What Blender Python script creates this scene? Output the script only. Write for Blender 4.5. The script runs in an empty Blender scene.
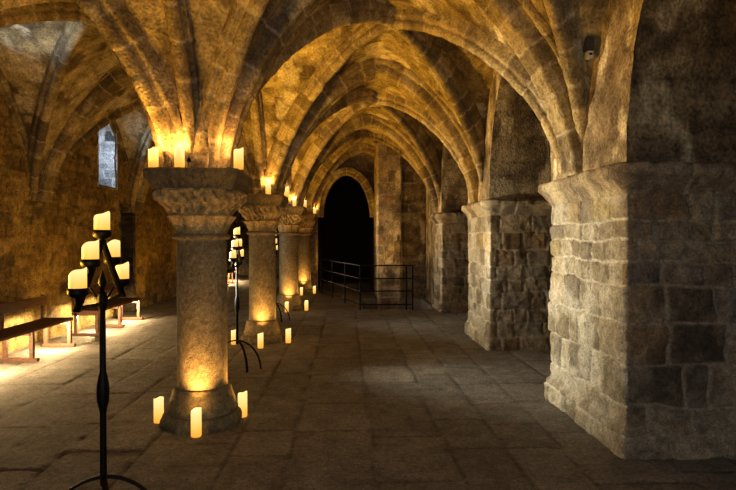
import bpy, bmesh, math, random
import numpy as np
from mathutils import Vector

random.seed(7)
RNG = np.random.default_rng(11)
C = bpy.context.scene.collection
PI = math.pi
F, H = 564.0, 1.6                     # focal length in pixels, eye height

# ------------------------------------------------------------------ helpers
def sstep(a, b, x):
    t = np.clip((x - a) / (b - a), 0, 1)
    return t * t * (3 - 2 * t)

def _hash(i, j, k, s):
    h = (i * 374761393 + j * 668265263 + k * 2147483647 + s * 1274126177) & 0xFFFFFFFF
    h = ((h ^ (h >> 13)) * 1274126177) & 0xFFFFFFFF
    h = ((h ^ (h >> 16)) * 2246822519) & 0xFFFFFFFF
    h = h ^ (h >> 15)
    return (h & 0xFFFFFF) / float(0xFFFFFF)

def vnoise(x, y, z, s=0):
    xi, yi, zi = np.floor(x).astype(np.int64), np.floor(y).astype(np.int64), np.floor(z).astype(np.int64)
    xf, yf, zf = x - xi, y - yi, z - zi
    u, v, w = [t * t * (3 - 2 * t) for t in (xf, yf, zf)]
    r = 0
    for a in (0, 1):
        for b in (0, 1):
            for c in (0, 1):
                r = r + _hash(xi + a, yi + b, zi + c, s) * (u if a else 1 - u) * (v if b else 1 - v) * (w if c else 1 - w)
    return r

def fbm(x, y, z, o=4, s=0):
    r, a, t = 0, 0.5, 0
    for k in range(o):
        r = r + a * vnoise(x * 2 ** k, y * 2 ** k, z * 2 ** k, s + k)
        t += a
        a *= 0.5
    return r / t

def fb3(P, sc, o=4, s=0):
    return fbm(P[..., 0] * sc, P[..., 1] * sc, P[..., 2] * sc, o, s)

def mix(a, b, t):
    a, b = np.asarray(a, float), np.asarray(b, float)
    return a + (b - a) * t[..., None]

def masonry(a, b, rh, rw, seed, warp=0.02, joint=0.012):
    """irregular coursed stone: returns distance to the joint and three random numbers of the stone"""
    a = a + (fbm(a * 3, b * 3, a * 0 + seed, 3, seed) - .5) * warp * 3
    b = b + (fbm(a * 2.5, b * 2.5, a * 0 + seed + 9, 3, seed + 5) - .5) * warp * 3
    r = np.random.default_rng(seed)
    lo, hi = float(b.min()) - .2, float(b.max()) + .2
    ys = [min(lo, 0.0)]
    while ys[-1] < hi:
        ys.append(ys[-1] + r.uniform(*rh))
    ys = np.array(ys)
    row = np.clip(np.searchsorted(ys, b.ravel()) - 1, 0, len(ys) - 2)
    A, B = a.ravel(), b.ravel()
    d = np.minimum(B - ys[row], ys[row + 1] - B)
    rid = np.zeros((A.size, 3))
    a0, a1 = A.min() - .3, A.max() + .3
    for k in range(len(ys) - 1):
        m = row == k
        xs = [a0 - r.uniform(0, rw[1])]
        while xs[-1] < a1:
            xs.append(xs[-1] + r.uniform(*rw))
        xs = np.array(xs)
        tab = r.random((len(xs), 3))
        if not m.any():
            continue
        q = np.clip(np.searchsorted(xs, A[m]) - 1, 0, len(xs) - 2)
        dx = np.minimum(A[m] - xs[q], xs[q + 1] - A[m])
        dd = d[m]
        rr = .03
        rd = np.where((dx < rr) & (dd < rr), rr - np.hypot(rr - np.minimum(dx, rr), rr - np.minimum(dd, rr)), np.minimum(dx, dd))
        d[m] = rd
        rid[m] = tab[q]
    return d.reshape(a.shape), rid.reshape(a.shape + (3,))

def finish(me, cols=None, smooth=True):
    if cols is not None:
        at = me.color_attributes.new('Col', 'FLOAT_COLOR', 'POINT')
        c = np.ones((len(cols), 4), np.float32)
        c[:, :3] = np.clip(cols, 0, 1)
        at.data.foreach_set('color', c.ravel())
    if smooth:
        me.polygons.foreach_set('use_smooth', [True] * len(me.polygons))
    me.update()

class Mesh:
    """collects grids of vertices with colours; build() links them as ONE mesh object"""
    def __init__(self):
        self.v, self.f, self.c, self.n = [], [], [], 0
    def grid(self, P, col, cu=False, cv=False, mask=None):
        n, m = P.shape[:2]
        col = np.broadcast_to(np.asarray(col, float), P.shape)
        idx = np.arange(n * m).reshape(n, m) + self.n
        if cu: idx = np.concatenate([idx, idx[:1]], 0)
        if cv: idx = np.concatenate([idx, idx[:, :1]], 1)
        f = np.stack([idx[:-1, :-1], idx[1:, :-1], idx[1:, 1:], idx[:-1, 1:]], -1)
        if mask is not None:
            f = f[mask]
        self.v.append(P.reshape(-1, 3)); self.c.append(col.reshape(-1, 3)); self.f.append(f.reshape(-1, 4))
        self.n += n * m
        return self
    def build(self, name, mat, parent=None, loc=None, smooth=True):
        v, f, c = np.concatenate(self.v), np.concatenate(self.f), np.concatenate(self.c)
        me = bpy.data.meshes.new(name)
        me.vertices.add(len(v)); me.vertices.foreach_set('co', v.astype(np.float32).ravel())
        me.loops.add(f.size); me.loops.foreach_set('vertex_index', f.astype(np.int32).ravel())
        me.polygons.add(len(f))
        me.polygons.foreach_set('loop_start', np.arange(0, f.size, 4, dtype=np.int32))
        try: me.polygons.foreach_set('loop_total', np.full(len(f), 4, dtype=np.int32))
        except Exception: pass
        me.update(calc_edges=True); me.validate()
        finish(me, c, smooth)
        return link(name, me, mat, parent, loc)

def link(name, me, mat, parent=None, loc=None):
    o = bpy.data.objects.new(name, me)
    if mat: me.materials.append(mat)
    C.objects.link(o)
    if parent: o.parent = parent
    if loc: o.location = loc
    return o

def thing(name, label, cat, loc=(0, 0, 0), rz=0, group=None):
    o = bpy.data.objects.new(name, None); C.objects.link(o)
    o.empty_display_size = .1
    o.location = loc; o.rotation_euler = (0, 0, rz)
    return tag(o, label, cat, group)

def tag(o, label=None, cat=None, group=None, kind=None):
    if label: o['label'] = label
    if cat: o['category'] = cat
    if group: o['group'] = group
    if kind: o['kind'] = kind
    return o

def struct(o):
    o['kind'] = 'structure'
    return o

def dup(root, label, loc, rz=None, group=None):
    r = root.copy(); C.objects.link(r); r.location = loc
    if rz is not None: r.rotation_euler = (0, 0, rz)
    r['label'] = label
    if group: r['group'] = group
    for ch in list(root.children):
        c = ch.copy(); C.objects.link(c); c.parent = r
        for g in list(ch.children):
            d = g.copy(); C.objects.link(d); d.parent = c
    return r

def from_bm(name, bm, mat, parent=None, loc=None, smooth=False, bevel=0):
    if bevel:
        bmesh.ops.bevel(bm, geom=bm.edges[:], offset=bevel, segments=2, affect='EDGES', profile=.5)
    me = bpy.data.meshes.new(name)
    bm.to_mesh(me); bm.free()
    if smooth: me.polygons.foreach_set('use_smooth', [True] * len(me.polygons))
    return link(name, me, mat, parent, loc)

def box(bm, c, s, rot=None):
    from mathutils import Matrix
    M = Matrix.Translation(c)
    if rot: M = M @ rot.to_4x4()
    M = M @ Matrix.Diagonal((s[0], s[1], s[2], 1))
    return bmesh.ops.create_cube(bm, size=1, matrix=M)

def sweep(pts, half_w, half_t, side=None):
    """flat strip swept along points; half_w may be a list; 8-sided rounded section"""
    pts = [Vector(p) for p in pts]
    n = len(pts)
    P = np.zeros((n, 10, 3))
    for i, p in enumerate(pts):
        T = (pts[min(i + 1, n - 1)] - pts[max(i - 1, 0)]).normalized()
        S = Vector(side) if side is not None else Vector((1, 0, 0))
        S = (S - T * S.dot(T)).normalized()
        N = T.cross(S)
        w = half_w[i] if isinstance(half_w, (list, tuple)) else half_w
        t = half_t[i] if isinstance(half_t, (list, tuple)) else half_t
        for j in range(10):
            a = 2 * PI * j / 10
            ca, sa = math.cos(a), math.sin(a)
            e = .5
            P[i, j] = p + S * (w * math.copysign(abs(ca) ** e, ca)) + N * (t * math.copysign(abs(sa) ** e, sa))
    caps = [np.stack([np.tile(P[k].mean(0), (10, 1)), P[k]]) for k in (0, n - 1)]
    return P, caps

def add_sweep(M, pts, hw, ht, side=None, col=(.02, .02, .02)):
    P, caps = sweep(pts, hw, ht, side)
    M.grid(P, col, cv=True)
    for c in caps: M.grid(c, col, cv=True)
    return M

def lathe(M, prof, seg=32, col=(.5, .5, .5), c=(0, 0, 0)):
    th = np.linspace(0, 2 * PI, seg, endpoint=False)
    pr = np.array(prof, float)
    P = np.zeros((len(pr), seg, 3))
    P[..., 0] = pr[:, :1] * np.cos(th) + c[0]; P[..., 1] = pr[:, :1] * np.sin(th) + c[1]; P[..., 2] = pr[:, 1:2] + c[2]
    return M.grid(P, col, cv=True)

# ------------------------------------------------------------------ materials
def mat_base(name):
    m = bpy.data.materials.new(name); m.use_nodes = True
    nt = m.node_tree
    return m, nt, nt.nodes['Principled BSDF']

def stone_mat(name, fine=60, bump=.35, rough=.85, speck=.35, mid=9, spec=.25):
    """vertex colour of the modelled stones, broken up by fine noise, with fine bump"""
    m, nt, b = mat_base(name)
    N, L = nt.nodes, nt.links
    at = N.new('ShaderNodeAttribute'); at.attribute_name = 'Col'
    tc = N.new('ShaderNodeTexCoord')
    n1 = N.new('ShaderNodeTexNoise'); n1.inputs['Scale'].default_value = fine; n1.inputs['Detail'].default_value = 5
    n2 = N.new('ShaderNodeTexNoise'); n2.inputs['Scale'].default_value = mid; n2.inputs['Detail'].default_value = 7; n2.inputs['Roughness'].default_value = .65
    for n in (n1, n2): L.new(tc.outputs['Object'], n.inputs['Vector'])
    add = N.new('ShaderNodeMath'); add.operation = 'ADD'
    L.new(n1.outputs['Fac'], add.inputs[0]); L.new(n2.outputs['Fac'], add.inputs[1])
    mr = N.new('ShaderNodeMapRange'); mr.inputs['From Min'].default_value = .70; mr.inputs['From Max'].default_value = 1.30
    mr.inputs['To Min'].default_value = 1 - speck; mr.inputs['To Max'].default_value = 1 + speck
    L.new(add.outputs[0], mr.inputs['Value'])
    vm = N.new('ShaderNodeVectorMath'); vm.operation = 'SCALE'
    L.new(at.outputs['Color'], vm.inputs[0]); L.new(mr.outputs['Result'], vm.inputs['Scale'])
    L.new(vm.outputs['Vector'], b.inputs['Base Color'])
    bp = N.new('ShaderNodeBump'); bp.inputs['Strength'].default_value = bump; bp.inputs['Distance'].default_value = .02
    L.new(add.outputs[0], bp.inputs['Height']); L.new(bp.outputs['Normal'], b.inputs['Normal'])
    b.inputs['Roughness'].default_value = rough
    b.inputs['Specular IOR Level'].default_value = spec
    return m

def plain_mat(name, col, rough=.5, metal=0, var=.3, scale=30, bump=.1):
    m, nt, b = mat_base(name)
    N, L = nt.nodes, nt.links
    tc = N.new('ShaderNodeTexCoord')
    n1 = N.new('ShaderNodeTexNoise'); n1.inputs['Scale'].default_value = scale; n1.inputs['Detail'].default_value = 4
    L.new(tc.outputs['Object'], n1.inputs['Vector'])
    cr = N.new('ShaderNodeValToRGB')
    cr.color_ramp.elements[0].position = .3; cr.color_ramp.elements[1].position = .7
    cr.color_ramp.elements[0].color = [c * (1 - var) for c in col] + [1]
    cr.color_ramp.elements[1].color = [min(1, c * (1 + var)) for c in col] + [1]
    L.new(n1.outputs['Fac'], cr.inputs['Fac']); L.new(cr.outputs['Color'], b.inputs['Base Color'])
    bp = N.new('ShaderNodeBump'); bp.inputs['Strength'].default_value = bump; bp.inputs['Distance'].default_value = .005
    L.new(n1.outputs['Fac'], bp.inputs['Height']); L.new(bp.outputs['Normal'], b.inputs['Normal'])
    b.inputs['Roughness'].default_value = rough; b.inputs['Metallic'].default_value = metal
    return m

def wood_mat(name, col):
    m, nt, b = mat_base(name)
    N, L = nt.nodes, nt.links
    tc = N.new('ShaderNodeTexCoord')
    mp = N.new('ShaderNodeMapping'); mp.inputs['Scale'].default_value = (30, 2, 30)
    n1 = N.new('ShaderNodeTexNoise'); n1.inputs['Scale'].default_value = 2; n1.inputs['Detail'].default_value = 5
    L.new(tc.outputs['Object'], mp.inputs['Vector']); L.new(mp.outputs['Vector'], n1.inputs['Vector'])
    cr = N.new('ShaderNodeValToRGB')
    cr.color_ramp.elements[0].position = .3; cr.color_ramp.elements[1].position = .7
    cr.color_ramp.elements[0].color = [c * .6 for c in col] + [1]; cr.color_ramp.elements[1].color = [c * 1.3 for c in col] + [1]
    L.new(n1.outputs['Fac'], cr.inputs['Fac']); L.new(cr.outputs['Color'], b.inputs['Base Color'])
    b.inputs['Roughness'].default_value = .55
    return m

def wax_mat(name, strength):
    """candle wax glowing from inside, brightest near the top"""
    m, nt, b = mat_base(name)
    N, L = nt.nodes, nt.links
    tc = N.new('ShaderNodeTexCoord'); sp = N.new('ShaderNodeSeparateXYZ')
    L.new(tc.outputs['Generated'], sp.inputs[0])
    nz = N.new('ShaderNodeTexNoise'); nz.inputs['Scale'].default_value = 25
    L.new(tc.outputs['Object'], nz.inputs['Vector'])
    ad = N.new('ShaderNodeMath'); ad.operation = 'MULTIPLY_ADD'; ad.inputs[1].default_value = .2
    L.new(nz.outputs['Fac'], ad.inputs[0]); L.new(sp.outputs['Z'], ad.inputs[2])
    cr = N.new('ShaderNodeValToRGB')
    e = cr.color_ramp.elements
    e[0].position = .0; e[0].color = (.75, .30, .03, 1)
    e[1].position = .95; e[1].color = (1.0, .80, .34, 1)
    k = e.new(.4); k.color = (1.0, .55, .11, 1)
    L.new(ad.outputs[0], cr.inputs['Fac'])
    L.new(cr.outputs['Color'], b.inputs['Emission Color'])
    b.inputs['Emission Strength'].default_value = strength
    b.inputs['Base Color'].default_value = (.22, .15, .06, 1)
    b.inputs['Roughness'].default_value = .5
    return m

M_VAULT = stone_mat('vault_plaster', 40, .75, .9, .55, 9)
M_RIB = stone_mat('rib_stone', 45, .7, .88, .5, 11)
M_MASON = stone_mat('pier_masonry', 60, .8, .88, .45, 14)
M_WALL = stone_mat('rubble_wall', 40, .9, .9, .6, 9)
M_FLOOR = stone_mat('floor_slabs', 80, .6, .75, .5, 26, .3)
M_GRANITE = stone_mat('granite', 120, .5, .8, .5, 24)
M_IRON = plain_mat('black_iron', (.012, .011, .011), .55, .6, .4, 60, .3)
M_WOOD = wood_mat('bench_wood', (.15, .08, .055))
M_WAX = wax_mat('candle_wax', .95)
M_DARKBOX = plain_mat('dark_grey_plastic', (.05, .055, .06), .5)
M_PALEBOX = plain_mat('pale_plastic', (.5, .5, .48), .5, var=.1)
M_LENS = plain_mat('dark_lens', (.01, .01, .012), .2)
M_LEAD = plain_mat('lead', (.05, .05, .055), .6, .3)

# ------------------------------------------------------------------ dimensions
BAY = 3.87
Y1 = 4.95                                   # first visible column
XC = -1.30                                  # column row
XP = 2.03                                   # nave face of the piers
XW = -4.70                                  # left wall
XB = 3.46                                   # back of the recesses on the right
ZS, RISE = 2.17, 2.17                       # springing and rise of the vault
NEXP, WSC = 1.6, .96
NAVE_C, NAVE_H = .46, 1.76
AIS_C, AIS_H = -3.00, 1.70
YEND = 16.8

def S(w):
    w = np.clip(np.abs(w) / WSC, 0, 1)
    return (1 - w ** NEXP) ** (1 / NEXP)

def vault_z(X, Y, xc, xh):
    u = (X - xc) / xh
    k = np.floor((Y - Y1) / BAY)
    v = (Y - (Y1 + (k + .5) * BAY)) / (BAY / 2)
    return ZS + RISE * np.maximum(S(u), S(v))

# ------------------------------------------------------------------ floor
def build_floor():
    xs = np.arange(XW - .1, XB + .1, .03)
    ys = np.concatenate([np.arange(-3.0, 2.2, .08), np.arange(2.2, 9, .025), np.arange(9, 24.6, .05)])
    X, Y = np.meshgrid(xs, ys, indexing='ij')
    d, r = masonry(Y * 1.0, X + 8, (.38, .66), (.5, 1.2), 21, .016)
    P = np.stack([X, Y, np.zeros_like(X)], -1)
    n = fb3(P, 1.2, 4, 3); n2 = fb3(P, 9, 5, 8)
    j = sstep(.0, .022, d + (n2 - .5) * .016)
    z = -.008 * (1 - j) + (n - .5) * .014 + (n2 - .5) * .009 + (r[..., 0] - .5) * .008
    P[..., 2] = z
    tone = 1.0 + .28 * (r[..., 1] - .5) + .7 * (n2 - .5)
    col = mix((.205, .195, .184), (.235, .225, .212), r[..., 2]) * tone[..., None]
    worn = sstep(.5, .75, fb3(P, .9, 4, 31))
    col = mix(col, col * 1.15, worn)
    col = mix((.065, .058, .052), col, .42 + .58 * j)
    # stairwell behind the railing
    hole = (X > .38) & (X < 1.95) & (Y > 12.7) & (Y < 14.75)
    P[..., 2] = np.where(hole, -1.6, P[..., 2])
    struct(Mesh().grid(P, col).build('floor', M_FLOOR))
build_floor()

# ------------------------------------------------------------------ vault
def vault_col(P):
    n = fb3(P, 1.1, 5, 40); n2 = fb3(P, 3.2, 5, 44); n3 = fb3(P, 9, 4, 48)
    base = mix((.30, .235, .12), (.50, .41, .23), np.clip(n * 2.4 - .7, 0, 1))
    base = base * (.65 + 1.1 * (n3 - .25))[..., None]
    stain = sstep(.53, .62, n2)
    base = mix(base, (.11, .08, .05), stain * .75)
    pale = sstep(.575, .62, fb3(P, 2.6, 6, 61))
    base = mix(base, (.66, .58, .42), pale * .75)
    return base

CEIL = None
def build_ceiling():
    global CEIL
    M = Mesh()
    for (xc, xh, x0, x1, y0, y1) in ((NAVE_C, NAVE_H, XC, XP + .1, Y1 - 2 * BAY, YEND + .05),
                                     (AIS_C, AIS_H, XW, XC, Y1 - 2 * BAY, Y1 + 5 * BAY)):
        xs = np.linspace(x0, x1, 106)
        ys = np.linspace(y0, y1, int((y1 - y0) / .034))
        X, Y = np.meshgrid(xs, ys, indexing='ij')
        Z = vault_z(X, Y, xc, xh)
        P = np.stack([X, Y, Z], -1)
        d, r = masonry(X * 1.0 + Y * .3, Z * 1.1 + Y * .25, (.13, .24), (.15, .42), 71, .03)
        rub = sstep(0, .03, d)
        n = fb3(P, 4, 4, 33)
        show = sstep(.42, .6, fb3(P, .8, 3, 90))
        P[..., 2] += (n - .5) * .09 + (rub - 1) * .012 * show
        col = vault_col(P) * (.86 + .28 * r[..., 0])[..., None]
        col = mix(col, col * .62, (1 - rub) * show * .8)
        M.grid(P, col)
    for v in M.v: v[:, 2] = np.maximum(v[:, 2], 2.156)
    CEIL = struct(M.build('ceiling', M_VAULT))
build_ceiling()

PROF_D = [(-.10, -.16), (-.10, .045), (-.085, .065), (-.06, .06), (-.05, .085), (-.062, .115), (-.052, .155), (-.025, .18), (0, .186), (.025, .18), (.052, .155), (.062, .115), (.05, .085), (.06, .06), (.085, .065), (.10, .045), (.10, -.16)]
PROF_T = [(-.25, -.08), (-.25, .04), (-.235, .075), (-.205, .085), (-.18, .065), (-.155, .055), (-.145, .085), (-.15, .15), (-.14, .20), (-.115, .225), (-.085, .215), (-.07, .20), (-.04, .205), (0, .21),
          (.04, .205), (.07, .20), (.085, .215), (.115, .225), (.14, .20), (.15, .15), (.145, .085), (.155, .055), (.18, .065), (.205, .085), (.235, .075), (.25, .04), (.25, -.08)]
PROF_A = [(-.19, -.06), (-.19, .04), (-.15, .07), (-.11, .07), (-.11, .16), (-.08, .19), (.08, .19), (.11, .16), (.11, .07), (.15, .07), (.19, .04), (.19, -.06)]

def dense(prof, step=.016):
    out = []
    for a, b in zip(prof[:-1], prof[1:]):
        n = max(1, int(math.hypot(b[0] - a[0], b[1] - a[1]) / step))
        for i in range(n):
            t = i / n
            out.append((a[0] + (b[0] - a[0]) * t, a[1] + (b[1] - a[1]) * t))
    out.append(prof[-1])
    return np.array(out)

_ribn = [0]
def rib(name, pts, prof, pale=.5, stone=.30, scale=1.0):
    """moulded stone rib swept along a curve lying in a vertical plane, cut into voussoirs"""
    _ribn[0] += 1
    sd = 500 + _ribn[0] * 7
    pts = np.asarray(pts, float)
    seg = np.linalg.norm(np.diff(pts, axis=0), axis=1); s = np.concatenate([[0], np.cumsum(seg)])
    n = max(12, int(s[-1] / .022))
    q = np.linspace(0, s[-1], n)
    p = np.stack([np.interp(q, s, pts[:, k]) for k in range(3)], -1)
    for _ in range(6):
        p[1:-1] = .25 * p[:-2] + .5 * p[1:-1] + .25 * p[2:]
    T = np.gradient(p, axis=0); T /= np.linalg.norm(T, axis=1)[:, None]
    plan = pts[-1] - pts[0]; plan[2] = 0; plan /= np.linalg.norm(plan)
    B = np.cross(plan, (0, 0, 1.0))
    N = np.cross(np.broadcast_to(B, T.shape), T)
    N *= np.sign((N * np.array([0, 0, -1.0])).sum(1) + 1e-9)[:, None]
    pr = dense(prof) * scale
    P = p[:, None, :] + pr[None, :, :1] * B + pr[None, :, 1:2] * N[:, None, :]
    r = np.random.default_rng(sd)
    cuts = [0]
    while cuts[-1] < s[-1]: cuts.append(cuts[-1] + stone * r.uniform(.75, 1.3))
    cuts = np.array(cuts)
    k = np.clip(np.searchsorted(cuts, q, side='right') - 1, 0, len(cuts) - 2)
    rnd = r.random((len(cuts), 3))[k]
    dj = np.minimum(q - cuts[k], cuts[k + 1] - q)
    A = np.broadcast_to(dj[:, None], P.shape[:2])
    nn = fb3(P, 14, 4, sd); nl = fb3(P, 2.4, 4, sd % 50)
    jj = sstep(0.004, .02, A + (nn - .5) * .016)
    off = (nn - .5) * .022 - (1 - jj) * .008 + ((rnd[:, 0] - .5) * .012)[:, None]
    P = P + off[..., None] * N[:, None, :]
    P[..., 2] = np.maximum(P[..., 2], 2.156)
    tone = (.72 + .5 * rnd[:, 1])[:, None] * (.7 + .7 * (nn - .1))
    col = mix((.28, .22, .115), (.43, .35, .20), np.broadcast_to(rnd[:, 2:3], nn.shape)) * tone[..., None]
    col = mix(col, (.14, .11, .085), sstep(.5, .68, nl) * .7)
    col = mix(col, (.58, .52, .41), sstep(.60, .72, fb3(P, 3.1, 4, 3)) * pale)
    col = mix((.54, .47, .34), col, .3 + .7 * jj)
    return Mesh().grid(P, col).build(name, M_RIB, CEIL)

def line_curve(x0, y0, x1, y1, zfun, n=160, drop=.0):
    t = np.linspace(0, 1, n)
    t = .5 - .5 * np.cos(PI * t)
    X, Y = x0 + (x1 - x0) * t, y0 + (y1 - y0) * t
    w = 2 * t - 1
    Z = ZS + RISE * S(w) - drop
    return np.stack([X, Y, Z], -1)

for k in range(-2, 3):
    ya, yb = Y1 + k * BAY, Y1 + (k + 1) * BAY
    xl, xr = XC, XP + .22
    if k >= -1:
        rib('transverse_rib', line_curve(xl, ya, xr, ya, None), PROF_T)
    rib('diagonal_rib', line_curve(xl, ya, xr, yb + (.1 if k == -1 else -.2), None), PROF_D)
    rib('diagonal_rib', line_curve(xl, yb, xr, ya + .2, None), PROF_D)
    rib('arcade_rib', line_curve(XC, ya, XC, yb, None), PROF_D, scale=.85)
rib('transverse_rib', line_curve(xl, Y1 + 3 * BAY, xr, Y1 + 3 * BAY, None), PROF_T)
for k in range(-2, 5):
    ya, yb = Y1 + k * BAY, Y1 + (k + 1) * BAY
    xl, xr = XW - .16, XC
    if k >= -1:
        rib('transverse_rib', line_curve(xl, ya, xr, ya, None), PROF_T)
    rib('diagonal_rib', line_curve(xl, ya, xr, yb, None), PROF_D)
    rib('diagonal_rib', line_curve(xl, yb, xr, ya, None), PROF_D)
    rib('wall_rib', line_curve(XW - .03, ya, XW - .03, yb, None), PROF_D, scale=.8)

# ------------------------------------------------------------------ piers
def rounded_path(corners, r, step):
    """open polyline in plan with rounded corners: points, outward normals, arc length"""
    pts = []
    c = [np.array(p, float) for p in corners]
    pts.append(c[0])
    for i in range(1, len(c) - 1):
        a = (c[i - 1] - c[i]); a /= np.linalg.norm(a)
        b = (c[i + 1] - c[i]); b /= np.linalg.norm(b)
        cen = c[i] + (a + b) * r
        for t in np.linspace(0, 1, 6):
            ang = t * PI / 2
            pts.append(cen - b * r * math.cos(ang) - a * r * math.sin(ang))
    pts.append(c[-1])
    pts = np.array(pts)
    s = np.concatenate([[0], np.cumsum(np.linalg.norm(np.diff(pts, axis=0), axis=1))])
    n = int(s[-1] / step)
    q = np.linspace(0, s[-1], n)
    p = np.stack([np.interp(q, s, pts[:, k]) for k in range(2)], -1)
    T = np.gradient(p, axis=0); T /= np.linalg.norm(T, axis=1)[:, None]
    return p, T, q

def stone_cols(P, d, r, dark=1.0, seed=0, mort=(.42, .37, .29)):
    nn = fb3(P, 9, 5, 120 + seed); nl = fb3(P, 2, 4, 140 + seed); nf = fb3(P, 24, 3, 150)
    col = mix((.17, .135, .105), (.40, .335, .24), np.clip(r[..., 1] * .75 + (nn - .5) * 1.1 + .12, 0, 1))
    col = mix(col, (.30, .185, .09), sstep(.72, .95, r[..., 2]) * .6)
    col = mix(col, (.19, .185, .18), sstep(.0, .2, .2 - r[..., 2]) * .6)
    col = col * (.62 + .75 * nf)[..., None]
    col = mix(col, col * .55, sstep(.52, .7, nl))
    j = sstep(.003, .02, d + (nn - .5) * .02)
    col = mix(np.array(mort) * .9, col, .18 + .82 * j)
    return col * dark, j, nn

def build_pier(ya, yb, label, seed, step):
    root = thing('masonry_pier', label, 'pier', (0, 0, 0), group='masonry piers along the right side of the nave')
    path, T, q = rounded_path([(XB - .06, ya), (XP, ya), (XP, yb), (XB - .06, yb)], .025, step)
    Nrm = np.stack([-T[:, 1], T[:, 0]], -1)
    # outward = away from pier centre
    cen = np.array([XB, (ya + yb) / 2])
    sg = np.sign(((path - cen) * Nrm).sum(1)); Nrm *= sg[:, None]
    zs = np.arange(-.02, 1.97, step)
    A, Z = np.meshgrid(q, zs, indexing='ij')
    P = np.stack([np.broadcast_to(path[:, None, 0], A.shape), np.broadcast_to(path[:, None, 1], A.shape), Z], -1).copy()
    d, r = masonry(A, Z, (.15, .32), (.15, .46), seed, .026)
    col, j, nn = stone_cols(P, d, r, 1.0, seed)
    face = sstep(.5, .9, -Nrm[:, 0])[:, None]              # nave face: limewash patches, and its lit tone painted into the colour
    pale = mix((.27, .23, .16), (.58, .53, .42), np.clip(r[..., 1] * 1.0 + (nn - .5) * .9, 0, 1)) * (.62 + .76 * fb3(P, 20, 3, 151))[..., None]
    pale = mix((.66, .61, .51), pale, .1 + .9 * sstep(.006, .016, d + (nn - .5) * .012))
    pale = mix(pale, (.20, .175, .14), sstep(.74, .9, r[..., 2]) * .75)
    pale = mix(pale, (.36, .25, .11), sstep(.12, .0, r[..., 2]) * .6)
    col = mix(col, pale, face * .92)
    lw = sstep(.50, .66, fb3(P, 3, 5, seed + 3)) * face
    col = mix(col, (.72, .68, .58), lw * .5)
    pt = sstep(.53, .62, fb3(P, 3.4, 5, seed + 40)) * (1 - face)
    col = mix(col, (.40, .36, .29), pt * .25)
    col = col * (1 - .22 * (1 - face))[..., None]  # shade painted in: faces turned off the nave get a darker colour
    yl = sstep(.5, .68, fb3(P, 2.2, 4, seed + 13)) * face * sstep(1.0, 1.9, Z)  # yellow light near the top of the nave face, painted in
    col = mix(col, (.50, .40, .17), yl * .7)
    disp = -.016 * (1 - j) + (nn - .5) * .045 + (r[..., 0] - .5) * (.030 if step < .015 else .018) + (fb3(P, 28, 3, 8) - .5) * .012
    disp = disp + .045 * (1 - sstep(.17, .24, Z + (nn - .5) * .06))
    P[..., :2] += disp[..., None] * Nrm[:, None, :]
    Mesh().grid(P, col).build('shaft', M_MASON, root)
    # worn impost moulding
    prof = np.array([(0.0, 1.92), (.012, 1.935), (.02, 1.955), (.045, 1.985), (.075, 2.02), (.10, 2.045), (.115, 2.06), (.115, 2.085), (.115, 2.11), (.105, 2.135), (.08, 2.142), (.0, 2.145), (-.35, 2.15)])
    pd = dense([tuple(x) for x in prof], .02)
    A2 = np.broadcast_to(q[:, None], (len(q), len(pd)))
    P = np.zeros(A2.shape + (3,))
    P[..., 0] = path[:, None, 0] + pd[None, :, 0] * Nrm[:, None, 0]
    P[..., 1] = path[:, None, 1] + pd[None, :, 0] * Nrm[:, None, 1]
    P[..., 2] = pd[None, :, 1]
    rr = np.random.default_rng(seed); cuts = np.cumsum(rr.uniform(.35, .75, 14)); cuts = np.concatenate([[-.1], cuts])
    kk = np.clip(np.searchsorted(cuts, q) - 1, 0, 13); dj = np.minimum(q - cuts[kk], cuts[kk + 1] - q)
    rnd = rr.random((15, 3))[kk]
    rr3 = np.broadcast_to(rnd[:, None, :], A2.shape + (3,))
    col, j, nn = stone_cols(P, np.broadcast_to(dj[:, None], A2.shape), rr3, 1.05, seed + 1)
    col = mix(col, (.58, .50, .34), sstep(.45, .62, fb3(P, 4, 4, seed)) * face * .7)
    wear = (nn - .5) * .05 - sstep(.6, .75, fb3(P, 3, 3, seed + 2)) * .045 - (1 - j) * .012 + (rr3[..., 0] - .5) * .02
    wear *= np.clip(pd[None, :, 0] / .06, 0, 1)
    P[..., 0] += wear * Nrm[:, None, 0]; P[..., 1] += wear * Nrm[:, None, 1]; P[..., 2] += wear * .4
    Mesh().grid(P, col).build('impost', M_MASON, root)
    return root

PIERS = [(.15, 1.70), (4.02, 5.58), (7.96, 9.42), (12.03, 13.16)]
build_pier(*PIERS[1], 'nearest and largest stone masonry pier at the right, pale inner face and dark front', 301, .012)
build_pier(*PIERS[2], 'middle stone masonry pier, half hidden behind the nearest pier on the right', 322, .017)
build_pier(*PIERS[3], 'farthest and smallest stone masonry pier on the right beside the iron railing', 343, .024)

# ------------------------------------------------------------------ right wall: arches over the recesses
def plaster_cols(P, seed=0, dark=1.0):
    n = fb3(P, 2.2, 5, 200 + seed); n2 = fb3(P, 7, 4, 210 + seed)
    col = mix((.17, .13, .085), (.42, .345, .22), np.clip(n * 3 - 1, 0, 1)) * (.4 + 1.2 * n2)[..., None]
    col = mix(col, (.60, .52, .36), sstep(.55, .62, fb3(P * np.array([1, 1, .5]), 4.5, 5, 220 + seed)) * .75)
    col = mix(col, (.11, .085, .06), sstep(.56, .68, fb3(P, 2.7, 5, 230 + seed)) * .7)
    return col * dark

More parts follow.
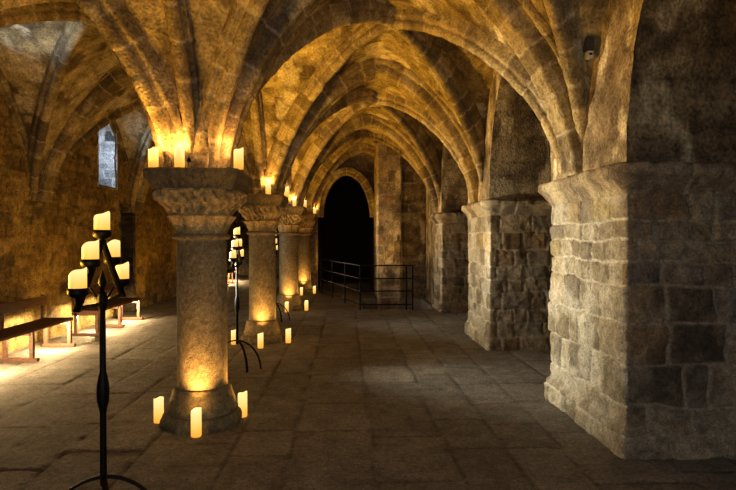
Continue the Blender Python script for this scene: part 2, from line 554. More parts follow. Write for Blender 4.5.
def build_wall_right():
    M, M2, M3 = Mesh(), Mesh(), Mesh()
    ARISE, ZI = 1.80, 2.145
    segs = []
    for i in range(4):
        ya = PIERS[i][1]; yb = PIERS[i + 1][0] if i < 3 else 14.9
        if i < 3:
            segs.append((ya, yb))
    # nave face of the wall above the imposts
    for i, (a, b) in enumerate(segs):
        th = np.linspace(PI, 0, 150)
        Yv = (a + b) / 2 + (b - a) / 2 * np.cos(th); Zl = ZI + ARISE * np.sin(th) ** .95
        t = np.linspace(0, 1, 60)
        Yg = np.broadcast_to(Yv[:, None], (150, 60)); Zg = Zl[:, None] + (4.5 - Zl)[:, None] * t[None]
        P = np.stack([np.full_like(Zg, XP), Yg, Zg], -1).copy()
        nn = fb3(P, 6, 4, 77); P[..., 0] += (nn - .5) * .04
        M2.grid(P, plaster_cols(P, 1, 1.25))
        # soffit of the arch
        xs = np.linspace(XP, XB, 60)
        P = np.stack([np.broadcast_to(xs[None], (150, 60)), np.broadcast_to(Yv[:, None], (150, 60)), np.broadcast_to(Zl[:, None], (150, 60))], -1).copy()
        nn = fb3(P, 5, 4, 78); P[..., 1] += (nn - .5) * .04 * -np.cos(th)[:, None]; P[..., 2] += (nn - .5) * .03
        P[:, 0, 0] = XP - .005
        d, r = masonry(P[..., 0], P[..., 2] * 1.0 + P[..., 1] * .2, (.2, .34), (.25, .5), 801 + i, .03)
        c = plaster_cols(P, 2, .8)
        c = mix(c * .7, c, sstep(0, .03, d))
        M3.grid(P, c)
    for (a, b) in PIERS:
        Yg, Zg = np.meshgrid(np.linspace(a, b, 80), np.linspace(ZI, 4.5, 120), indexing='ij')
        P = np.stack([np.full_like(Zg, XP), Yg, Zg], -1)
        nn = fb3(P, 6, 4, 77); P[..., 0] += (nn - .5) * .04
        M2.grid(P, plaster_cols(P, 1, 1.25))
    # back of the recesses
    Yg, Zg = np.meshgrid(np.arange(1.0, 13.3, .04), np.arange(-.02, 4.5, .04), indexing='ij')
    P = np.stack([np.full_like(Zg, XB), Yg, Zg], -1)
    d, r = masonry(Yg, Zg, (.15, .3), (.2, .5), 811, .03)
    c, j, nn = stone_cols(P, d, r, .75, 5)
    P[..., 0] += (1 - j) * .015 + (nn - .5) * .04
    M.grid(P, c)
    struct(M.build('wall_right', M_WALL)); struct(M2.build('trim_1', M_WALL)); struct(M3.build('trim_2', M_WALL))
build_wall_right()

# ------------------------------------------------------------------ left wall with the window and the niche
WIN = [(10.84, 11.66, 2.60, 4.10, .75), (6.2, 7.4, 2.3, 3.95, .75)]
NICHE = (11.92, 12.62, 0.0, 2.28, .6)
def build_wall_left():
    M = Mesh()
    ys = np.arange(Y1 - 2 * BAY, 24.4, .04); zs = np.arange(-.02, 4.5, .04)
    Yg, Zg = np.meshgrid(ys, zs, indexing='ij')
    P = np.stack([np.full_like(Yg, XW), Yg, Zg], -1)
    d, r = masonry(Yg, Zg, (.09, .22), (.10, .36), 411, .085)
    j = sstep(.003, .03, d)
    n = fb3(P, 2.3, 5, 51); n2 = fb3(P, 8, 4, 52)
    col = mix((.22, .15, .06), (.44, .33, .15), np.clip(n * 1.8 - .4 + (r[..., 1] - .5) * .4, 0, 1)) * (.6 + .8 * n2)[..., None]
    col = mix(col, (.10, .085, .07), sstep(.75, .95, r[..., 2]) * .7 * sstep(.4, .55, n))
    show = sstep(.38, .55, fb3(P, .9, 3, 59))
    col = mix(col, col * .6, (1 - j) * (.3 + .6 * show))
    P[..., 0] += (n2 - .5) * .05 - (1 - j) * .02 * show + (r[..., 0] - .5) * .03 * show
    yc, zc = (Yg[:-1, :-1] + .02), (Zg[:-1, :-1] + .02)
    keep = np.ones_like(yc, bool)
    holes = [w for w in WIN] + [NICHE]
    for (a, b, z0, z1, dp) in holes:
        keep &= ~((yc > a) & (yc < b) & (zc > z0) & (zc < z1))
    M.grid(P, col, mask=keep)
    for h, (a, b, z0, z1, dp) in enumerate(holes):
        def face(u0, u1, fn, dark):
            U, V = np.meshgrid(np.linspace(0, 1, 40), np.linspace(0, 1, 60), indexing='ij')
            Q = fn(U, V)
            aa = U * dp
            bb = Q[..., 2] if u1 else Q[..., 1]
            dd, rr = masonry(aa, bb, (.13, .24), (.16, .4), 431 + h, .02)
            cc, jj, nn = stone_cols(Q, dd, rr, dark, h)
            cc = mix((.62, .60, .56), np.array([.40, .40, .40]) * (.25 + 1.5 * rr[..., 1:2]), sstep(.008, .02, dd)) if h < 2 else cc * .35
            M.grid(Q, cc)
        X0 = XW + .03
        face(0, 1, lambda U, V: np.stack([X0 - U * (dp + .03), np.full_like(U, b + .02) - U * 0, z0 - .02 + V * (z1 - z0 + .05)], -1), 1.5)
        face(0, 1, lambda U, V: np.stack([X0 - U * (dp + .03), np.full_like(U, a - .02) + U * 0, z0 - .02 + V * (z1 - z0 + .05)], -1), 1.5)
        face(0, 0, lambda U, V: np.stack([X0 - U * (dp + .03), a - .02 + V * (b - a + .05), np.full_like(U, z1 + .02)], -1), 1.2)
        face(0, 0, lambda U, V: np.stack([X0 - U * (dp + .03), a - .02 + V * (b - a + .05), np.full_like(U, z0 - .02)], -1), 1.3)
        if h == 2:
            U, V = np.meshgrid(np.linspace(0, 1, 20), np.linspace(0, 1, 40), indexing='ij')
            Q = np.stack([np.full_like(U, XW - dp), a - .05 + U * (b - a + .1), -.05 + V * (z1 + .1)], -1)
            M.grid(Q, np.full(Q.shape, .03))  # niche shade put into the colour: back near-black, jambs darkened
    struct(M.build('wall_left', M_WALL))
build_wall_left()

def glass_mat():
    m, nt, b = mat_base('old_window_glass')
    N, L = nt.nodes, nt.links
    tc = N.new('ShaderNodeTexCoord'); n1 = N.new('ShaderNodeTexNoise'); n1.inputs['Scale'].default_value = 14
    L.new(tc.outputs['Object'], n1.inputs['Vector'])
    cr = N.new('ShaderNodeValToRGB')
    cr.color_ramp.elements[0].color = (.45, .58, .75, 1); cr.color_ramp.elements[1].color = (.7, .8, .95, 1)
    L.new(n1.outputs['Fac'], cr.inputs['Fac']); L.new(cr.outputs['Color'], b.inputs['Emission Color'])
    b.inputs['Emission Strength'].default_value = 1.0
    b.inputs['Base Color'].default_value = (.4, .5, .6, 1); b.inputs['Roughness'].default_value = .2
    return m
M_GLASS = glass_mat()
for i, (a, b, z0, z1, dp) in enumerate(WIN):
    bm = bmesh.new()
    xw = XW - dp - .01
    for yy in np.linspace(a, b, 4): box(bm, (xw, yy, (z0 + z1) / 2), (.03, .03, z1 - z0 + .06))
    for zz in np.linspace(z0, z1, 6): box(bm, (xw, (a + b) / 2, zz), (.03, b - a + .06, .03))
    w = struct(from_bm('window_%d' % (i + 1), bm, M_LEAD))
    bm = bmesh.new(); box(bm, (xw - .02, (a + b) / 2, (z0 + z1) / 2), (.01, b - a + .1, z1 - z0 + .1))
    from_bm('pane', bm, M_GLASS, w)

# ------------------------------------------------------------------ end walls
OP = (-.86, .84, 2.15, 3.56)                                   # opening at the end of the nave: x0, x1, springing, apex
def op_z(X):
    c, h = (OP[0] + OP[1]) / 2, (OP[1] - OP[0]) / 2
    w = np.clip(np.abs(X - c) / h, 0, 1)
    return OP[2] + (OP[3] - OP[2]) * (1 - w ** 1.95) ** (1 / 1.95)

def build_wall_back():
    M = Mesh()
    c, h = (OP[0] + OP[1]) / 2, (OP[1] - OP[0]) / 2
    xi = c - h * np.cos(np.linspace(0, PI, 90))
    for (xs, zl) in ((np.linspace(XC - .3, OP[0], 30), None), (xi, 1), (np.linspace(OP[1], XB, 60), None)):
        zl = op_z(xs) if zl else np.zeros_like(xs) - .02
        t = np.linspace(0, 1, 100)
        Xg = np.broadcast_to(xs[:, None], (len(xs), 100)); Zg = zl[:, None] + (4.5 - zl)[:, None] * t
        P = np.stack([Xg, np.full_like(Zg, YEND), Zg], -1).copy()
        d, r = masonry(Xg * 1.0, Zg, (.2, .32), (.25, .5), 611, .02)
        cc, j, nn = stone_cols(P, d, r, .9, 3)
        P[..., 1] += (nn - .5) * .03
        M.grid(P, cc)
    # passage behind the opening, its darkness painted as near-black colour
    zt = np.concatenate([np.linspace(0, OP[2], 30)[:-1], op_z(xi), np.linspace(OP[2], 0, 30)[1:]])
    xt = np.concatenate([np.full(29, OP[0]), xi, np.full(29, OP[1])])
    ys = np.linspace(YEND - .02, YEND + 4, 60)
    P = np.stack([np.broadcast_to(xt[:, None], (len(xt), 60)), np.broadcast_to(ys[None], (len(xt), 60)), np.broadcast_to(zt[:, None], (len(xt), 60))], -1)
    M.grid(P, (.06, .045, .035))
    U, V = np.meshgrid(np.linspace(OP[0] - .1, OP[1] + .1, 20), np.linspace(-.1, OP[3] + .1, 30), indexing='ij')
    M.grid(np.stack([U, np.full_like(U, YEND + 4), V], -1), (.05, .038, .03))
    # left aisle end and the wall between aisle and passage
    for fn in (lambda U, V: np.stack([XW - .1 + U * 3.8, np.full_like(U, 24.25), V * 4.5], -1),
               lambda U, V: np.stack([np.full_like(U, XC), YEND + U * 7.6, V * 4.5], -1)):
        U, V = np.meshgrid(np.linspace(0, 1, 120), np.linspace(0, 1, 110), indexing='ij')
        P = fn(U, V)
        d, r = masonry(P[..., 0] + P[..., 1], P[..., 2], (.2, .32), (.25, .5), 617, .02)
        cc, j, nn = stone_cols(P, d, r, .9, 4)
        M.grid(P, cc)
    struct(M.build('wall_back', M_WALL))
    # arch mouldings round the opening
    t = np.linspace(0, PI, 100)
    X = c - (h + .03) * np.cos(t)
    M = Mesh()
build_wall_back()
zi = np.linspace(0, PI, 120)
_c, _h = (OP[0] + OP[1]) / 2, (OP[1] - OP[0]) / 2
_X = _c - _h * np.cos(zi); _Z = op_z(_X)
rib('opening_arch', np.stack([_X, np.full_like(_X, YEND - .12), _Z + .06], -1), PROF_A, scale=.9)

def build_stair_block():
    """wall block with a pilaster behind the railing"""
    M = Mesh()
    path, T, q = rounded_path([(.80, YEND), (.80, 14.72), (1.42, 14.72), (1.42, 14.86), (XB, 14.86)], .02, .025)
    zs = np.arange(-1.6, 4.5, .03)
    A, Z = np.meshgrid(q, zs, indexing='ij')
    P = np.stack([np.broadcast_to(path[:, None, 0], A.shape), np.broadcast_to(path[:, None, 1], A.shape), Z], -1).copy()
    d, r = masonry(A, Z, (.22, .36), (.3, .6), 651, .02)
    nn = fb3(P, 6, 4, 9)
    c = plaster_cols(P, 7, 1.1)
    sc, j, _ = stone_cols(P, d, r, 1.1, 7)
    c = mix(c, sc, sstep(.45, .55, fb3(P, 1.3, 3, 70)))
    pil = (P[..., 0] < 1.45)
    c = np.where(pil[..., None], c * 1.35, c * .8)  # lit pilaster and dimmer wall beside it, painted into the colour
    P[..., 1] -= (nn - .5) * .03
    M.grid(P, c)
    # side wall joining it to the last pier
    Yg, Zg = np.meshgrid(np.linspace(13.31, 14.9, 60), np.linspace(-1.6, 4.5, 120), indexing='ij')
    struct(M.build('wall_stair', M_WALL))
    P = np.stack([np.full_like(Yg, XP + .05), Yg, Zg], -1)
    struct(Mesh().grid(P, plaster_cols(P, 8, .9)).build('trim_3', M_WALL))
build_stair_block()

# ------------------------------------------------------------------ columns
def granite(P, seed=0, tint=(1, 1, 1)):
    n = fb3(P, 60, 3, 301 + seed); n2 = fb3(P, 5, 4, 305 + seed)
    c = mix((.175, .15, .10), (.34, .30, .20), np.clip(n * 1.5 - .25, 0, 1)) * (.7 + .6 * n2)[..., None]
    return c * np.array(tint)

def build_column(x, y, label):
    root = thing('stone_column', label, 'column', (x, y, 0), group='round stone columns in a row')
    th = np.linspace(0, 2 * PI, 128, endpoint=False)
    # plinth: worn octagon
    M = Mesh()
    def ring(rad, z, oct_=0.0, n=128):
        k = PI / 4
        a = np.mod(th + PI / 8, k) - k / 2
        ro = math.cos(k / 2) / np.cos(a)
        rr = rad * ((1 - oct_) + oct_ * ro)
        return np.stack([rr * np.cos(th), rr * np.sin(th), np.full_like(th, z)], -1)
    prof = [(.0, -.01), (.365, -.01), (.372, .02), (.368, .06), (.355, .09), (.335, .105), (.28, .118), (.2, .12)]
    P = np.stack([ring(r_, z_, 1) for r_, z_ in [tuple(t) for t in dense(prof, .015)]])
    nn = fb3(P + np.array([x, y, 0]), 10, 4, 21)
    P[..., :2] *= (1 + (nn - .5) * .10)[..., None]; P[..., 2] += (nn - .5) * .012
    M.grid(P, granite(P + np.array([x, y, 0]), 1, (.8, .78, .75)), cv=True)
    M.build('plinth', M_GRANITE, root)
    M = Mesh()
    prof = [(.31, .11), (.315, .135), (.308, .155), (.296, .18), (.282, .22), (.270, .26), (.260, .295), (.250, .315), (.236, .322), (.21, .324)]
    P = np.stack([ring(r_, z_, 0) for r_, z_ in [tuple(t) for t in dense(prof, .012)]])
    nn = fb3(P + np.array([x, y, 0]), 14, 4, 25)
    P[..., :2] *= (1 + (nn - .5) * .05)[..., None]
    M.grid(P, granite(P + np.array([x, y, 0]), 2, (.95, .92, .86)), cv=True)
    M.build('base', M_GRANITE, root)
    M = Mesh()
    prof = [(.226, .31), (.222, .36), (.220, .6), (.219, 1.2), (.218, 1.585), (.222, 1.588), (.245, 1.592), (.256, 1.605), (.258, 1.615), (.252, 1.628), (.235, 1.636)]
    P = np.stack([ring(r_, z_, 0) for r_, z_ in [tuple(t) for t in dense(prof, .02)]])
    nn = fb3(P + np.array([x, y, 0]), 9, 5, 27)
    P[..., :2] *= (1 + (nn - .5) * .035)[..., None]
    M.grid(P, granite(P + np.array([x, y, 0]), 3), cv=True)
    M.build('shaft', M_GRANITE, root)
    # carved leaf capital, round below and square above
    M = Mesh()
    TH = np.linspace(0, 2 * PI, 288, endpoint=False)
    t = np.linspace(0, 1, 90)
    tt, tg = np.meshgrid(t, TH, indexing='ij')
    p = 2 + 7 * sstep(.35, 1, tt)
    sq = (np.abs(np.cos(tg)) ** p + np.abs(np.sin(tg)) ** p) ** (-1 / p)
    hw = .222 + .125 * tt ** 1.35
    R = hw * sq
    lw = np.abs(np.cos(tg * 4)) ** .7                      # eight broad lower leaves
    low = sstep(.02, .12, tt) * (1 - sstep(.40, .46, tt))
    R = R + low * (.008 + .045 * (tt / .42) ** 2 * lw) - low * .012 * (np.abs(np.sin(tg * 4)) < .12)
    up = sstep(.44, .5, tt) * (1 - sstep(.93, 1, tt))
    ph = tg * 4 + PI / 2
    lf = np.abs(np.cos(ph)) ** .8
    wv = fbm(np.cos(tg) * 4 + x, np.sin(tg) * 4 + y, tt * 4, 3, 77) * 9
    vein = np.sin(tg * 26 + wv + 3 * np.sin(tt * 8)) * .6 + np.sin(tt * 20 + wv * 1.3) * .5
    R = R + up * (.03 * lf * sstep(.45, .85, tt) + .016 * vein)
    cor = np.exp(-((np.mod(tg, PI / 2) - PI / 4) / .16) ** 2)
    vol = np.exp(-((tt - .82) / .11) ** 2)
    R = R + cor * (vol * .045 - .02 * sstep(.9, 1, tt))
    P = np.stack([R * np.cos(tg), R * np.sin(tg), 1.63 + tt * .375], -1)
    nn = fb3(P + np.array([x, y, 0]), 18, 4, 29)
    P[..., :2] *= (1 + (nn - .5) * .10)[..., None]
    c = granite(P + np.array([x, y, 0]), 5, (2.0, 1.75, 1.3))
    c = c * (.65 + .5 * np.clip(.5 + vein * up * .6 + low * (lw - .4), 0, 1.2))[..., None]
    M.grid(P, c, cv=True)
    M.build('capital', M_GRANITE, root)
    M = Mesh()
    prof = [(.30, 1.985), (.335, 1.99), (.345, 2.0), (.35, 2.02), (.365, 2.05), (.385, 2.075), (.395, 2.09), (.40, 2.10), (.40, 2.155), (.39, 2.166), (.30, 2.17), (.0, 2.17)]
    pd = dense(prof, .02)
    TH = np.linspace(0, 2 * PI, 240, endpoint=False)
    sq = (np.abs(np.cos(TH)) ** 24 + np.abs(np.sin(TH)) ** 24) ** (-1 / 24.)
    P = np.stack([pd[:, :1] * sq * np.cos(TH), pd[:, :1] * sq * np.sin(TH), np.broadcast_to(pd[:, 1:2], (len(pd), 240))], -1)
    nn = fb3(P + np.array([x, y, 0]), 8, 5, 31)
    P[..., :2] *= (1 + (nn - .5) * .06)[..., None]; P[..., 2] += (nn - .5) * .02 * (pd[:, :1] > .3)
    M.grid(P, granite(P + np.array([x, y, 0]), 6, (.85, .78, .68)), cv=True)
    M.build('abacus', M_GRANITE, root)
    return root

COLS = [(-1.258, Y1), (-1.315, Y1 + BAY), (-1.305, Y1 + 2 * BAY), (-1.29, Y1 + 3 * BAY)]
COLL = ['nearest and largest round stone column with carved leaf capital',
        'second round stone column, standing just behind the nearest one',
        'third round stone column in the row, partly hidden by the second',
        'farthest round stone column in the row, beside the dark arched opening']
CSZ = [1.0, 1.04, 1.055, 1.06]                     # the far columns stand a little taller
CSR = [.955, .93, .96, 1.0]
for (x, y), l, sz, sr in zip(COLS, COLL, CSZ, CSR): build_column(x, y, l).scale = (sr, sr, sz)

# ------------------------------------------------------------------ candles
def candle_mesh(name, rad, h, seed, slant=.018):
    M = Mesh()
    seg = 28
    th = np.linspace(0, 2 * PI, seg, endpoint=False)
    r = np.random.default_rng(seed)
    a0 = r.uniform(-.7, .7)
    rim = h + slant * np.cos(th - a0) + .004 * np.sin(3 * th + seed)
    rows = []
    for f in (0, .03, .2, .4, .6, .8, .95): rows.append((rad * (1 if f else .93), rim * f))
    rows += [(rad * .96, rim), (rad * .86, rim - .002), (rad * .76, rim - .012), (rad * .4, np.full(seg, h - .03)), (0.001, np.full(seg, h - .032))]
    P = np.stack([np.stack([rr * np.cos(th), rr * np.sin(th), np.broadcast_to(zz, (seg,))], -1) for rr, zz in rows])
    M.grid(P, (.8, .7, .5), cv=True)
    bot = np.stack([np.stack([rr * np.cos(th), rr * np.sin(th), th * 0], -1) for rr in (.001, rad * .93)])
    M.grid(bot, (.8, .7, .5), cv=True)
    w = Mesh()
    me = M.build(name, M_WAX)
    return me

LIGHTS = []
def lamp(kind, loc, power, col, rad=.03, **kw):
    L = bpy.data.lights.new('lamp', kind); L.energy = power; L.color = col
    o = bpy.data.objects.new('lamp', L); C.objects.link(o); o.location = loc
    if kind == 'POINT': L.shadow_soft_size = rad
    if kind == 'SPOT':
        L.shadow_soft_size = rad; L.spot_size = kw.get('size', 1.2); L.spot_blend = kw.get('blend', .6)
    if kind == 'AREA':
        L.shape = 'RECTANGLE'; L.size = kw.get('sx', 1); L.size_y = kw.get('sy', 1)
        if 'spread' in kw: L.spread = kw['spread']
    if 'to' in kw:
        d = Vector(kw['to']) - Vector(loc)
        o.rotation_euler = d.to_track_quat('-Z', 'Y').to_euler()
    return o

WARM = (1.0, .50, .13)
WARMW = (1.0, .72, .36)
FLOOD = (1.0, .535, .065)
PALE = (1.0, .94, .74)
proto = {}
def place_candle(kind, x, y, z, label, group, power, glow=(0, 0)):
    rad, h = {'floor': (.042, .215), 'ledge': (.040, .165), 'herse': (.039, .102)}[kind]
    seeds = proto.setdefault(kind, [])
    if len(seeds) < 3:
        o = candle_mesh('pillar_candle', rad, h, {'floor': 3, 'ledge': 5, 'herse': 8}[kind] + len(seeds) * 11, .016 if kind == 'herse' else .011)
        seeds.append(o); new = o
    else:
        new = seeds[RNG.integers(0, 3)].copy(); C.objects.link(new)
    new.location = (x, y, z)
    tag(new, label, 'candle', group)
    if power:
        lamp('POINT', (x + glow[0], y + glow[1], z + h + .02), power, WARM, .025)
    return new

G_F = 'lit candles on the floor round the columns'
G_L = 'lit candles on the capitals'
FC = [(-1.63, 4.93, 'lit candle on the floor at the left side of the nearest column base'),
      (-1.215, 4.575, 'lit candle on the floor in front of the nearest column base'),
      (-.935, 5.07, 'lit candle on the floor at the right side of the nearest column base'),
      (-1.70, 8.53, 'lit candle on the floor at the left side of the second column base'),
      (-1.255, 8.22, 'lit candle on the floor in front of the second column base'),
      (-.895, 8.62, 'lit candle on the floor at the right side of the second column base'),
      (-1.30, 12.20, 'lit candle on the floor in front of the third column base'),
      (-.895, 12.46, 'lit candle on the floor at the right side of the third column base'),
      (-1.27, 15.75, 'lit candle on the floor in front of the farthest column base'),
      (-.94, 16.28, 'lit candle on the floor at the right side of the farthest column base')]
for x, y, l in FC: place_candle('floor', x, y, .003, l, G_F, 1.0)
LC = [(-1.575, 4.66, 'lit candle at the left end of the nearest capital ledge'),
      (-1.355, 4.63, 'bright lit candle near the middle of the nearest capital ledge'),
      (-.89, 4.68, 'lit candle at the right corner of the nearest capital ledge'),
      (-1.18, 8.52, 'lit candle at the front of the second capital ledge'),
      (-.965, 9.05, 'lit candle at the right edge of the second capital ledge'),
      (-1.15, 12.42, 'lit candle at the front of the third capital ledge'),
      (-.955, 12.85, 'lit candle at the right edge of the third capital ledge'),
      (-.94, 16.45, 'lit candle on the farthest capital ledge beside the dark opening')]
for (x, y, l), c in zip(LC, (0, 0, 0, 1, 1, 2, 2, 3)): place_candle('ledge', x, y, 2.166 * CSZ[c], l, G_L, 5.0 if c else 6.5)

# ------------------------------------------------------------------ candelabra
def make_candelabrum(label, loc, leg_angles, rz=0):
    root = thing('candelabrum', label, 'candelabrum', loc, rz, group='black iron floor candelabra')
    M = Mesh()
    prof = [(.0, .30), (.016, .30), (.017, .33), (.016, .68), (.019, .70), (.030, .745), (.032, .79), (.030, .83), (.021, .88), (.016, .90), (.015, 1.22), (.022, 1.235), (.026, 1.26), (.026, 1.285), (.02, 1.31), (.012, 1.32), (0, 1.32)]
    lathe(M, prof, 16, (.02, .02, .02)); M.build('pole', M_IRON, root)
    # spear finial with curled leaves
    M = Mesh()
    lathe(M, [(0, 1.315), (.010, 1.318), (.012, 1.34), (.022, 1.365), (.018, 1.385), (.008, 1.41), (0, 1.435)], 12); M.build('finial', M_IRON, root)
    for s in (-1, 1):
        M = Mesh()
        pts = [(s * (.01 + .045 * math.sin(t * PI / 2) + .018 * max(0, t - .7)), 0, 1.27 + .085 * t - .05 * max(0, t - .75)) for t in np.linspace(0, 1.05, 12)]
        add_sweep(M, pts, [.008 + .006 * math.sin(PI * k / 11) for k in range(12)], .004, (0, 1, 0))
        M.build('leaf', M_IRON, root)
    M = Mesh(); add_sweep(M, [(0, -.345, 1.275), (0, -.17, 1.262), (0, 0, 1.255), (0, .17, 1.262), (0, .345, 1.275)], .012, .009); M.build('cross_bar', M_IRON, root)
    for s in (-1, 1):
        M = Mesh(); add_sweep(M, [(0, s * .005, 1.582), (0, s * .17, 1.422), (0, s * .352, 1.262)], .017, .009); M.build('arm', M_IRON, root)
    for yy, zz in HOLD:
        M = Mesh()
        lathe(M, [(0, zz - .055), (.012, zz - .053), (.014, zz - .03), (.036, zz - .022), (.045, zz - .012), (.047, zz + .018), (.044, zz + .018), (.042, zz - .004), (.02, zz - .006), (0, zz - .006)], 24, c=(0, yy, 0))
        M.build('candle_cup', M_IRON, root)
    for a in leg_angles:
        M = Mesh()
        pts = [(.0 + .30 * math.sin(t * PI / 2) + .03 * max(0, t - .85), .345 - .335 * (1 - math.cos(t * PI / 2))) for t in np.linspace(0, 1, 18)]
        ca, sa = math.cos(a), math.sin(a)
        add_sweep(M, [(ca * r_, sa * r_, z_) for r_, z_ in pts], .015, .007, (-sa, ca, 0))
        M.build('leg', M_IRON, root)
    return root
HOLD = [(0, 1.624), (-.17, 1.478), (.17, 1.478), (-.335, 1.350), (.335, 1.346)]
HN = ['top candle', 'middle candle on the near arm', 'middle candle on the far arm', 'lowest candle on the near arm', 'lowest candle on the far arm']
CAND = [((-1.280, 3.0, 0), 'nearest black iron candelabrum in the left foreground', [math.radians(a) for a in (188, 5, 292)], 'nearest candelabrum in the left foreground'),
        ((-1.345, 6.95, 0), 'second black iron candelabrum, between the first and second columns', [math.radians(a) for a in (165, -15, 300)], 'second candelabrum, behind the nearest column'),
        ((-1.40, 10.95, 0), 'third black iron candelabrum, mostly hidden behind the second column', [math.radians(a) for a in (165, -15, 300)], 'third candelabrum, behind the second column')]
for i, (loc, l, legs, where) in enumerate(CAND):
    rz = .09 if i == 0 else .05
    make_candelabrum(l, loc, legs, rz)
    for (yy, zz), n in zip(HOLD, HN):
        place_candle('herse', loc[0] - yy * math.sin(rz), loc[1] + yy * math.cos(rz), zz - .005, 'lit ' + n + ' of the ' + where, 'lit candles on the candelabra', .35 if i else .3)

# ------------------------------------------------------------------ benches along the left wall
def make_bench(label, y0, y1):
    root = thing('wooden_bench', label, 'bench', (0, 0, 0), group='wooden benches along the left wall')
    xf, xb = -4.05, -4.46
    for k, yy in enumerate(np.linspace(y0 + .06, y1 - .06, 3)):
        t = bmesh.new()
        box(t, (xf - .03, yy, .20), (.05, .05, .36)); box(t, (xb + .04, yy, .20), (.05, .05, .36))
        box(t, ((xf + xb) / 2 - .02, yy, .36), (xf - xb - .02, .05, .05))
        box(t, ((xf + xb) / 2 + .02, yy, .025), (xf - xb + .06, .06, .045))
        from_bm('trestle', t, M_WOOD, root, bevel=.004)
    t = bmesh.new(); box(t, ((xf + xb) / 2, (y0 + y1) / 2, .405), (xf - xb, y1 - y0, .04)); from_bm('seat', t, M_WOOD, root, bevel=.006)
    for yy in np.linspace(y0 + .06, y1 - .06, 3):
        t = bmesh.new(); box(t, (xb - .005, yy, .56), (.035, .055, .42)); from_bm('back_post', t, M_WOOD, root, bevel=.004)
    t = bmesh.new(); box(t, (xb + .022, (y0 + y1) / 2, .69), (.02, y1 - y0, .13)); from_bm('back_rail', t, M_WOOD, root, bevel=.004)
    return root
make_bench('dark wooden bench at the far left edge, nearest along the left wall', 6.4, 8.5)
make_bench('dark wooden bench against the left wall behind the nearest candelabrum', 9.3, 11.25)
make_bench('small distant wooden bench, farthest along the left wall between the columns', 19.2, 21.3)

# ------------------------------------------------------------------ railing round the stairs
def build_railing():
    root = thing('iron_railing', 'black iron railing with horizontal bars before the dark arched opening', 'railing', (0, 0, 0))
    near, right, far = Vector((.29, 12.5, 0)), Vector((1.46, 12.5, 0)), Vector((-.74, 16.3, 0))
    def post(p):
        M = Mesh(); add_sweep(M, [p, p + Vector((0, 0, .5)), p + Vector((0, 0, 1.0))], .018, .018); M.build('post', M_IRON, root)
    for p in (near, near.lerp(right, .88), right, near.lerp(far, .33), near.lerp(far, .66), far): post(p)
    for z in (.99, .70, .42, .12):
        for a, b in ((near, right), (near, far)):
            M = Mesh(); u = Vector((0, 0, z)); add_sweep(M, [a + u, a.lerp(b, .5) + u, b + u], .014, .011, (0, 0, 1)); M.build('bar', M_IRON, root)
build_railing()

# ------------------------------------------------------------------ small box high on the near pier
def build_box():
    root = thing('sensor_box', 'small dark grey box with pale lower unit, fixed high above the nearest pier', 'box', (1.945, 4.49, 3.10), PI / 2)
    root.scale = (1.2, .82, 1)
    t = bmesh.new(); box(t, (-.0, 0, .06), (.07, .075, .11)); from_bm('housing', t, M_DARKBOX, root, bevel=.006)
    t = bmesh.new(); box(t, (-.005, 0, -.032), (.055, .058, .062)); from_bm('sensor', t, M_PALEBOX, root, bevel=.006)
    t = bmesh.new(); box(t, (-.033, 0, -.03), (.006, .03, .016)); from_bm('lens', t, M_LENS, root, bevel=.002)
build_box()

# ------------------------------------------------------------------ light
# floodlights in the arcade openings, shining up into the nave vault and across onto the piers
for i, yy in enumerate((3.0, 6.9, 10.8, 14.6)):
    k = (.5, 1, 1, .65)[i]
    lamp('SPOT', (-2.1, yy, 1.3), 400 * k, FLOOD, .08, to=(1.6, yy, 4.6), size=2.0, blend=.9)
    if i:
        lamp('SPOT', (-2.3, yy - .1, 1.15), (0, 900, 480, 150)[i], PALE, .12, to=(2.0, yy - .6, 1.55), size=1.15, blend=.8)
lamp('SPOT', (.1, 12.7, .15), 60, FLOOD, .05, to=(1.1, 14.7, 2.0), size=1.0, blend=.8)  # unseen spot added by the railing to brighten the pilaster
# small floods on the capitals, towards the aisle vault
for i, (x, y) in enumerate(COLS):
    for dx, dy, w in ((-1, -1, 1), (-1, 1, 1)):
        lamp('SPOT', (x + dx * .33, y + dy * .33, 2.22), 44 * w, FLOOD, .05, to=(x + dx * 1.35, y + dy * 1.5, 4.2), size=2.5, blend=.9)
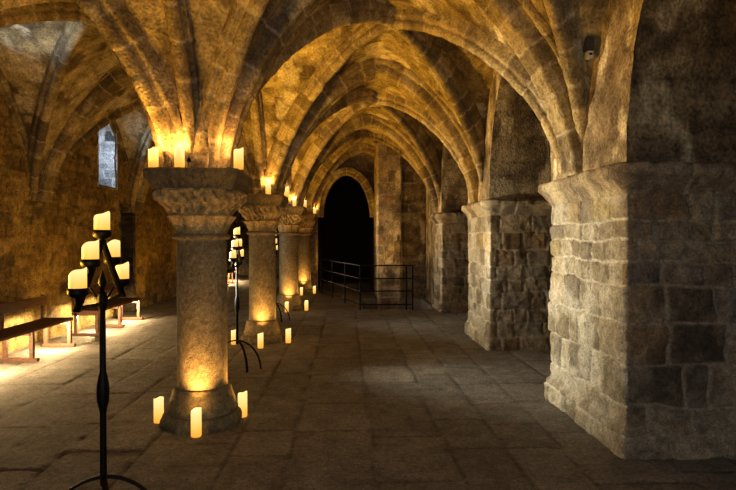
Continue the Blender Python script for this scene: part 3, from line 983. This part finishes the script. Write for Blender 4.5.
# small spots on the floor behind the front candles, shining up the shafts
for i, (x, y) in enumerate(COLS):
    lamp('SPOT', (x + .05, y - .42, .24), 34, WARM, .03, to=(x + .02, y - .12, .68), size=1.5, blend=.8)
    lamp('SPOT', (x + .40, y + .06, .26), 12, WARM, .03, to=(x + .1, y, .7), size=1.4, blend=.9)
# floodlights under the benches, against the wall
for (a, b, w) in ((6.4, 8.5, 55), (9.3, 11.25, 55), (19.2, 21.3, 60)):
    for yy in np.linspace(a + .35, b - .35, 2):
        lamp('POINT', (-4.20, yy, .30), w, WARMW, .05)
# warm floods along the left wall
for yy in (5.0, 8.9, 12.8, 16.6):
    lamp('SPOT', (-3.2, yy, .25), 48, FLOOD, .1, to=(-4.6, yy + .2, 2.6), size=2.4, blend=.9)
# daylight falling through the windows
lamp('AREA', (XW - .60, 11.1, 3.35), 13, (.62, .78, 1.0), sx=.7, sy=1.2, to=(XW + 1, 11.6, 2.7), spread=1.5)
lamp('SPOT', (XW - .45, 6.8, 2.45), 150, (.72, .84, 1.0), .12, to=(-3.95, 7.05, 4.25), size=.62, blend=.4)
lamp('POINT', (-.1, YEND + 2.4, .6), 1.6, (1.0, .6, .35), .2)  # unseen lamp added to lift the passage out of black
# unseen area fill added behind the camera to lift floor and piers
lamp('AREA', (.5, -2.6, 2.0), 88, (1.0, .975, .95), sx=4.5, sy=2.6, to=(.3, 4, .2))

w = bpy.data.worlds.new('world'); bpy.context.scene.world = w; w.use_nodes = True
w.node_tree.nodes['Background'].inputs['Color'].default_value = (.55, .5, .45, 1)
w.node_tree.nodes['Background'].inputs['Strength'].default_value = .04

# ------------------------------------------------------------------ camera
cam = bpy.data.cameras.new('camera'); co = bpy.data.objects.new('camera', cam); C.objects.link(co)
cam.sensor_width = 36; cam.lens = 36 * F / 736; cam.clip_start = .05
co.location = (0, 0, H)
co.rotation_euler = (PI / 2 - math.atan(7 / F), 0, -math.atan(21 / F))
bpy.context.scene.camera = co
vs = bpy.context.scene.view_settings
vs.view_transform = 'Standard'; vs.look = 'Medium High Contrast'; vs.exposure = 0
